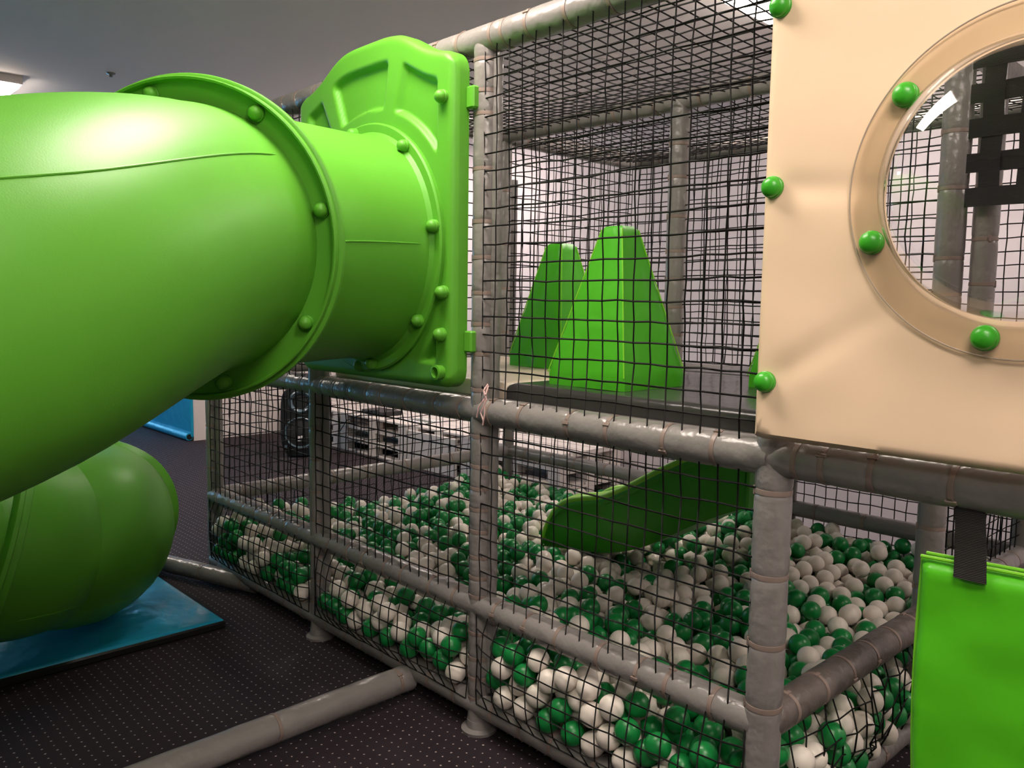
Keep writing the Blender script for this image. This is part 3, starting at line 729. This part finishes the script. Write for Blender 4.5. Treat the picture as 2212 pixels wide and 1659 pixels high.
for a, c in zip(rimS, bedS):
    zr, zb = a.y, min(c.y, a.y - .005); zu = zb - .045; row = []
    prof_ = [(yA + .035, zu - .0), (yA + .012, zu + (zr - zu) * .12), (yA, zu + (zr - zu) * .5), (yA - .004, zr - .05), (yA - .012, zr - .042), (yA - .014, zr - .02), (yA - .008, zr - .008), (yA + .004, zr - .003), (yA + .05, zr + .004), (yA + .06, zr), (yA + .066, zr - .03), (yA + .075, zb + (zr - zb) * .35), (yA + .095, zb + .03), (yA + .13, zb)]
    full = prof_ + [(yA + yB - y, z) for y, z in prof_[::-1]]
    for y, z in full: row.append((a.x - SO2.x, y - SO2.y, z))
    row.append(row[0]); P.append(row)
cb = MB().grid(P); nn = len(P[0]) - 1
cb.add(P[0][:nn], [tuple(range(nn))]); cb.add(P[-1][:nn], [tuple(range(nn))[::-1]])
cb.build('chute', 'chute', ch, True, 45)
for y, dz in ((yA + .000, -.002), (yA + .052, .004), (yB - .052, .004), (yB, -.002)):
    MB().sweep([(a.x - SO2.x, y - SO2.y, a.y + dz) for a in rimS], .018, 10).build('rim_roll', 'rim_lit', ch)
MB().box((.41 - SO2.x, yA - SO2.y, .76), (.43 - SO2.x, yB - SO2.y, 1.275), .008).build('top_plate', 'chute', ch)

# ------------------------------------------------------------------ hanging green pad with strap
hp = thing('hanging_pad', 'bright green padded flap hanging on a black strap at the pit entry', 'pad', (1.9, -.02, 0))
HO = Vector((1.9, -.02, 0)); P = []
nu, nv = 44, 60
def padpt(u, v, f):
    x = 1.603 + .60 * u; z = 1.078 + .02 * u - .80 * (1 - v) + .0
    z = (.30 + (1.078 - .30) * v) + .02 * u * v
    x += .022 * sstep(.0, 1, 1 - v) ** 2 * (1 - u) - .006 * math.sin(PI * v) * (1 - u)
    e = min(u * .6, (1 - u) * .6, v * .78, (1 - v) * .78)
    th = .030 * math.sqrt(max(0, 1 - (1 - min(e, .03) / .03) ** 2)) + .004
    y = -.02 + f * th + .012 * noise.noise(Vector((x * 2.5, z * 2.5, 3))) + .006 * noise.noise(Vector((x * 8, z * 8, 3)))
    return (x - HO.x, y - HO.y, z)
for f in (-1, 1): P.append([[padpt(i / nu, j / nv, f) for j in range(nv + 1)] for i in range(nu + 1)])
hb = MB(); hb.grid(P[0]); hb.grid([r_[::-1] for r_ in P[1]])
l0 = [P[0][i][0] for i in range(nu + 1)] + [P[0][nu][j] for j in range(1, nv + 1)] + [P[0][i][nv] for i in range(nu - 1, -1, -1)] + [P[0][0][j] for j in range(nv - 1, 0, -1)]
l1 = [P[1][i][0] for i in range(nu + 1)] + [P[1][nu][j] for j in range(1, nv + 1)] + [P[1][i][nv] for i in range(nu - 1, -1, -1)] + [P[1][0][j] for j in range(nv - 1, 0, -1)]
n = len(l0); hb.add(l0 + l1, [(k, n + k, n + (k + 1) % n, (k + 1) % n) for k in range(n)])
hb.build('pad', 'pad', hp, True, 50)
for dy in (-.018, .018):
    MB().sweep([(x, dy, z + .008) for x, y, z in [padpt(i / 30, 1, 1) for i in range(31)]], .0045, 8).build('piping', 'pyr_pipe', hp)
MB().sweep([(x - .002, 0, z) for x, y, z in [padpt(0, j / 40, 1) for j in range(41)]], .004, 8).build('piping', 'pyr_pipe', hp)
def strap(x0t, x1t, x0b, x1b, zt_, zb_, name, parent):
    b = MB(); rows = 14; P = []
    for k in range(rows + 1):
        t = k / rows; z = zb_ + (zt_ - zb_) * t; a = x0b + (x0t - x0b) * t; c = x1b + (x1t - x1b) * t
        yo = -.046 * (1 - t) ** 1.5
        P.append([(a - HO.x, yo - .002 , z), ((a + c) / 2 - HO.x, yo - .004, z), (c - HO.x, yo - .002, z), (c - HO.x, yo + .002, z), ((a + c) / 2 - HO.x, yo, z), (a - HO.x, yo + .002, z), (a - HO.x, yo - .002, z)])
    return b.grid(P).build(name, 'web', parent)
strap(1.660, 1.722, 1.685, 1.752, 1.25, 1.062, 'strap', hp)

# ------------------------------------------------------------------ woven strap wall behind the bubble window
wv = thing('strap_wall', 'woven black webbing wall seen through the clear bubble', 'webbing', (1.8, 1.165, 0))
ZS, PS = 2.06, .119
for k in range(9):
    x = 1.325 + PS * k - 1.8; P = []
    for z in np.linspace(ZS - .03, 2.60, 46):
        o_ = .005 * math.cos((z - ZS) / PS * PI + k * PI); P.append([(x - .033, o_ - .0015, z), (x + .033, o_ - .0015, z), (x + .033, o_ + .0015, z), (x - .033, o_ + .0015, z), (x - .033, o_ - .0015, z)])
    MB().grid(P).build('strap', 'web', wv)
for k in range(5):
    z = ZS + PS * k; P = []
    for x in np.linspace(1.25, 2.38, 70):
        o_ = -.005 * math.cos((x - 1.325) / PS * PI + k * PI); P.append([(x - 1.8, o_ - .0015, z - .033), (x - 1.8, o_ - .0015, z + .033), (x - 1.8, o_ + .0015, z + .033), (x - 1.8, o_ + .0015, z - .033), (x - 1.8, o_ - .0015, z - .033)])
    MB().grid(P).build('strap', 'web', wv)

# ------------------------------------------------------------------ pink string tied at the post
st = thing('knotted_string', 'short pink string knotted round the net where post and deck rail meet', 'string', (.10, -.08, 1.30))
for a in ([(.025, -.008, .075), (.015, -.02, .05), (.02, -.012, .03), (-.01, -.02, -.01), (-.03, -.012, -.05)], [(.03, -.01, .07), (.03, -.022, .04), (.016, -.014, .02), (.022, -.02, -.03), (.006, -.014, -.075)], [(.005, -.005, .06), (.02, -.022, .045), (.03, -.018, .02), (.0, -.02, -.03), (.012, -.016, -.06)]):
    MB().sweep(smooth3 if False else [Vector(p) for p in a], .0028, 6).build('strand', 'string', st)

# ------------------------------------------------------------------ landing mat
lm = thing('landing_mat', 'flat shiny blue landing mat with side shade painted black, under the slide end', 'mat', (-2.5, -1.35, 0))
pillow((-.885, -1.04, .03), (.885, 1.04, .052), .015, 30, 30, .006).build('top_cover', 'blue', lm)
MB().box((-.895, -1.05, .001), (.895, 1.05, .04), .008).build('side_shade', 'black', lm)  # shade on the mat's side faces put in as a black band

# ------------------------------------------------------------------ blue wall pad far left
wp = thing('wall_pad', 'bright blue padding on the end of the white wall, far left', 'wall pad', (-8.07, 1.82, 0))
pillow((-.88, -.95, 0), (.88, .95, .03), .008, 8, 8, .0).build('cover', 'blue', wp)
wp.children[0].rotation_euler = (PI / 2, 0, 0); wp.children[0].location = (0, .015, 1.0)
MB().sweep([(-.88, -.03, .05), (.86, -.03, .05)], .045, 16).build('base_roll', 'blue', wp)
MB().lathe([(0, 0), (.032, 0), (.032, .004), (0, .004)], 16, axis_T((.862, -.03, .05), (1, 0, 0))).build('roll_end', 'black', wp)

# ------------------------------------------------------------------ loudspeaker
sp = thing('loudspeaker', 'black portable party loudspeaker standing on the carpet by the pallets', 'speaker', (-5.60, 2.36, 0))
sp.rotation_euler = (0, 0, math.radians(56))
# front is local -y
def stad(w, h, y0, y1, zc, n=40, p=4):
    out = []
    for k in range(n):
        t = 2 * PI * k / n; c, s = math.cos(t), math.sin(t)
        out.append((w / 2 * math.copysign(abs(c) ** (2 / p), c), h / 2 * math.copysign(abs(s) ** (2 / p), s) + zc))
    return out
b = MB(); sh = stad(.42, .74, 0, 0, .385); N = len(sh); rows = []
for y, k in ((.17, .80), (.165, .88), (.05, .97), (-.12, 1), (-.145, .97), (-.15, .93)): rows.append([(x * k, y, .385 + (z - .385) * (k * .3 + .7)) for x, z in sh])
b.add([p for r_ in rows for p in r_], [(i * N + k, i * N + (k + 1) % N, (i + 1) * N + (k + 1) % N, (i + 1) * N + k) for i in range(len(rows) - 1) for k in range(N)] + [tuple(range(N))[::-1], tuple(range((len(rows) - 1) * N, len(rows) * N))])
b.build('cabinet', 'spk', sp)
T = axis_T((0, -.15, .27), (0, -1, 0))
MB().lathe([(.165, -.004), (.168, .012), (.16, .02), (.148, .014), (.146, 0)], 48, T).build('woofer_ring', 'spk_ring', sp)
MB().lathe([(.0005, .022), (.08, .018), (.147, .004)], 40, T).build('woofer_grille', 'grille', sp)
T = axis_T((0, -.15, .60), (0, -1, 0))
MB().lathe([(.118, -.004), (.12, .014), (.108, .022), (.085, .008), (.07, -.03)], 40, T).build('horn_ring', 'spk_ring', sp)
MB().lathe([(.0005, .0), (.05, -.004), (.082, .002)], 32, T).build('horn', 'black', sp)
MB().box((-.028, -.176, .20), (-.002, -.170, .235), .003).box((.004, -.176, .21), (.022, -.170, .24), .003).box((-.03, -.176, .183), (.03, -.170, .190), .002).build('emblem', 'paper', sp)
for x in (-.13, .13): MB().lathe([(0, 0), (.025, 0), (.025, .03), (0, .03)], 12, Matrix.Translation((x, -.05, 0))).build('foot', 'black', sp)
MB().lathe([(0, 0), (.015, 0), (.02, .01), (0, .014)], 12, axis_T((-.15, -.148, .12), (0, -1, 0))).build('knob', 'spk_ring', sp)

# ------------------------------------------------------------------ white pallet bench
def pallet_stack(label, x0, x1, y0, y1, levels, h0=0.0, board_h=.022, block_h=.096):
    t = thing('pallet_bench', label, 'bench', (x0, y0, 0), 'white pallets along the wall')
    z = h0; W = x1 - x0; D = y1 - y0
    def pl(a, b_): MB().box(a, b_, .003).build('plank', 'wood', t, smooth=False)
    for k in range(levels):
        for yy in (0, D / 2 - .05, D - .1): pl((0, yy, z), (W, yy + .1, z + board_h))
        for xx in (0, W / 2 - .07, W - .14):
            for yy in (0, D / 2 - .05, D - .1): MB().box((xx, yy, z + board_h), (xx + .14, yy + .1, z + board_h + block_h - .022), .003).build('block', 'wood', t, smooth=False)
        zt_ = z + board_h + block_h - .022
        for xx in (0, W / 2 - .07, W - .14): pl((xx, 0, zt_), (xx + .14, D, zt_ + .022))
        nb = 5
        for q_ in range(nb):
            yy = (D - .14) * q_ / (nb - 1); pl((0, yy, zt_ + .022), (W, yy + .14, zt_ + .044))
        z = zt_ + .044
    return t, z
_, ztp = pallet_stack('stack of white pallets with open sides behind the loudspeaker', -7.0, -5.72, 2.9, 3.7, 3)
_, ztp = pallet_stack('stack of white pallets with papers on top left of the white board', -5.70, -4.45, 2.9, 3.7, 3)
_, ztp = pallet_stack('stack of white pallets faced by a white board', -4.43, -3.48, 2.93, 3.7, 3)
tag(MB().box((-4.43, 2.895, .0), (-3.66, 2.925, ztp - .05), .004).build('front_board', 'wood', smooth=False), 'plain white board leaning on the front of the pallets', 'board')
_, ztp = pallet_stack('stack of white pallets nearest the back of the ball pit', -3.46, -2.3, 2.9, 3.7, 3)
bx_ = thing('flat_black_case', 'flat black case lying on top of the pallets', 'case', (-5.25, 3.15, ztp))
pillow((-.20, -.13, 0), (.20, .13, .05), .012, 6, 6, 0).build('body', 'black', bx_); MB().box((-.05, -.145, .015), (.05, -.128, .03), .004).build('handle', 'black', bx_)
cr = thing('brown_crate', 'brown crate pushed into the pallet gap behind the middle post', 'crate', (-5.35, 2.95, .0))
MB().box((-.25, .0, .265), (.25, .5, .38), .004).build('body', 'brown', cr, smooth=False)
MB().sweep([(-.2, -.012, .33), (.0, -.014, .34), (.16, -.012, .33), (.18, -.012, .315), (.16, -.012, .30), (-.2, -.012, .295)], .006, 8).build('wire_handle', 'black', cr)
cab = MB().sweep([(-5.1, 3.05, ztp + .012), (-5.3, 2.9, ztp + .004), (-5.5, 2.86, ztp - .07), (-5.62, 2.85, ztp - .2), (-5.66, 2.7, .2), (-5.6, 2.62, .05), (-5.54, 2.6, .01)], .006, 8)
tag(cab.build('power_cable', 'black'), 'thin black cable hanging from the pallets to the loudspeaker', 'cable')
pp = thing('printed_sheet', 'white printed sheet with dark marks on the pallet top', 'paper', (-4.55, 3.2, ztp))
MB().box((-.22, -.16, .0), (.22, .16, .003)).build('sheet', 'paper', pp, smooth=False)
for k in range(8):
    MB().box((-.18 + .045 * k, -.07 + .012 * (k % 3), .003), (-.155 + .045 * k, .03 + .012 * (k % 2), .0045)).build('mark', 'ink', pp, smooth=False)
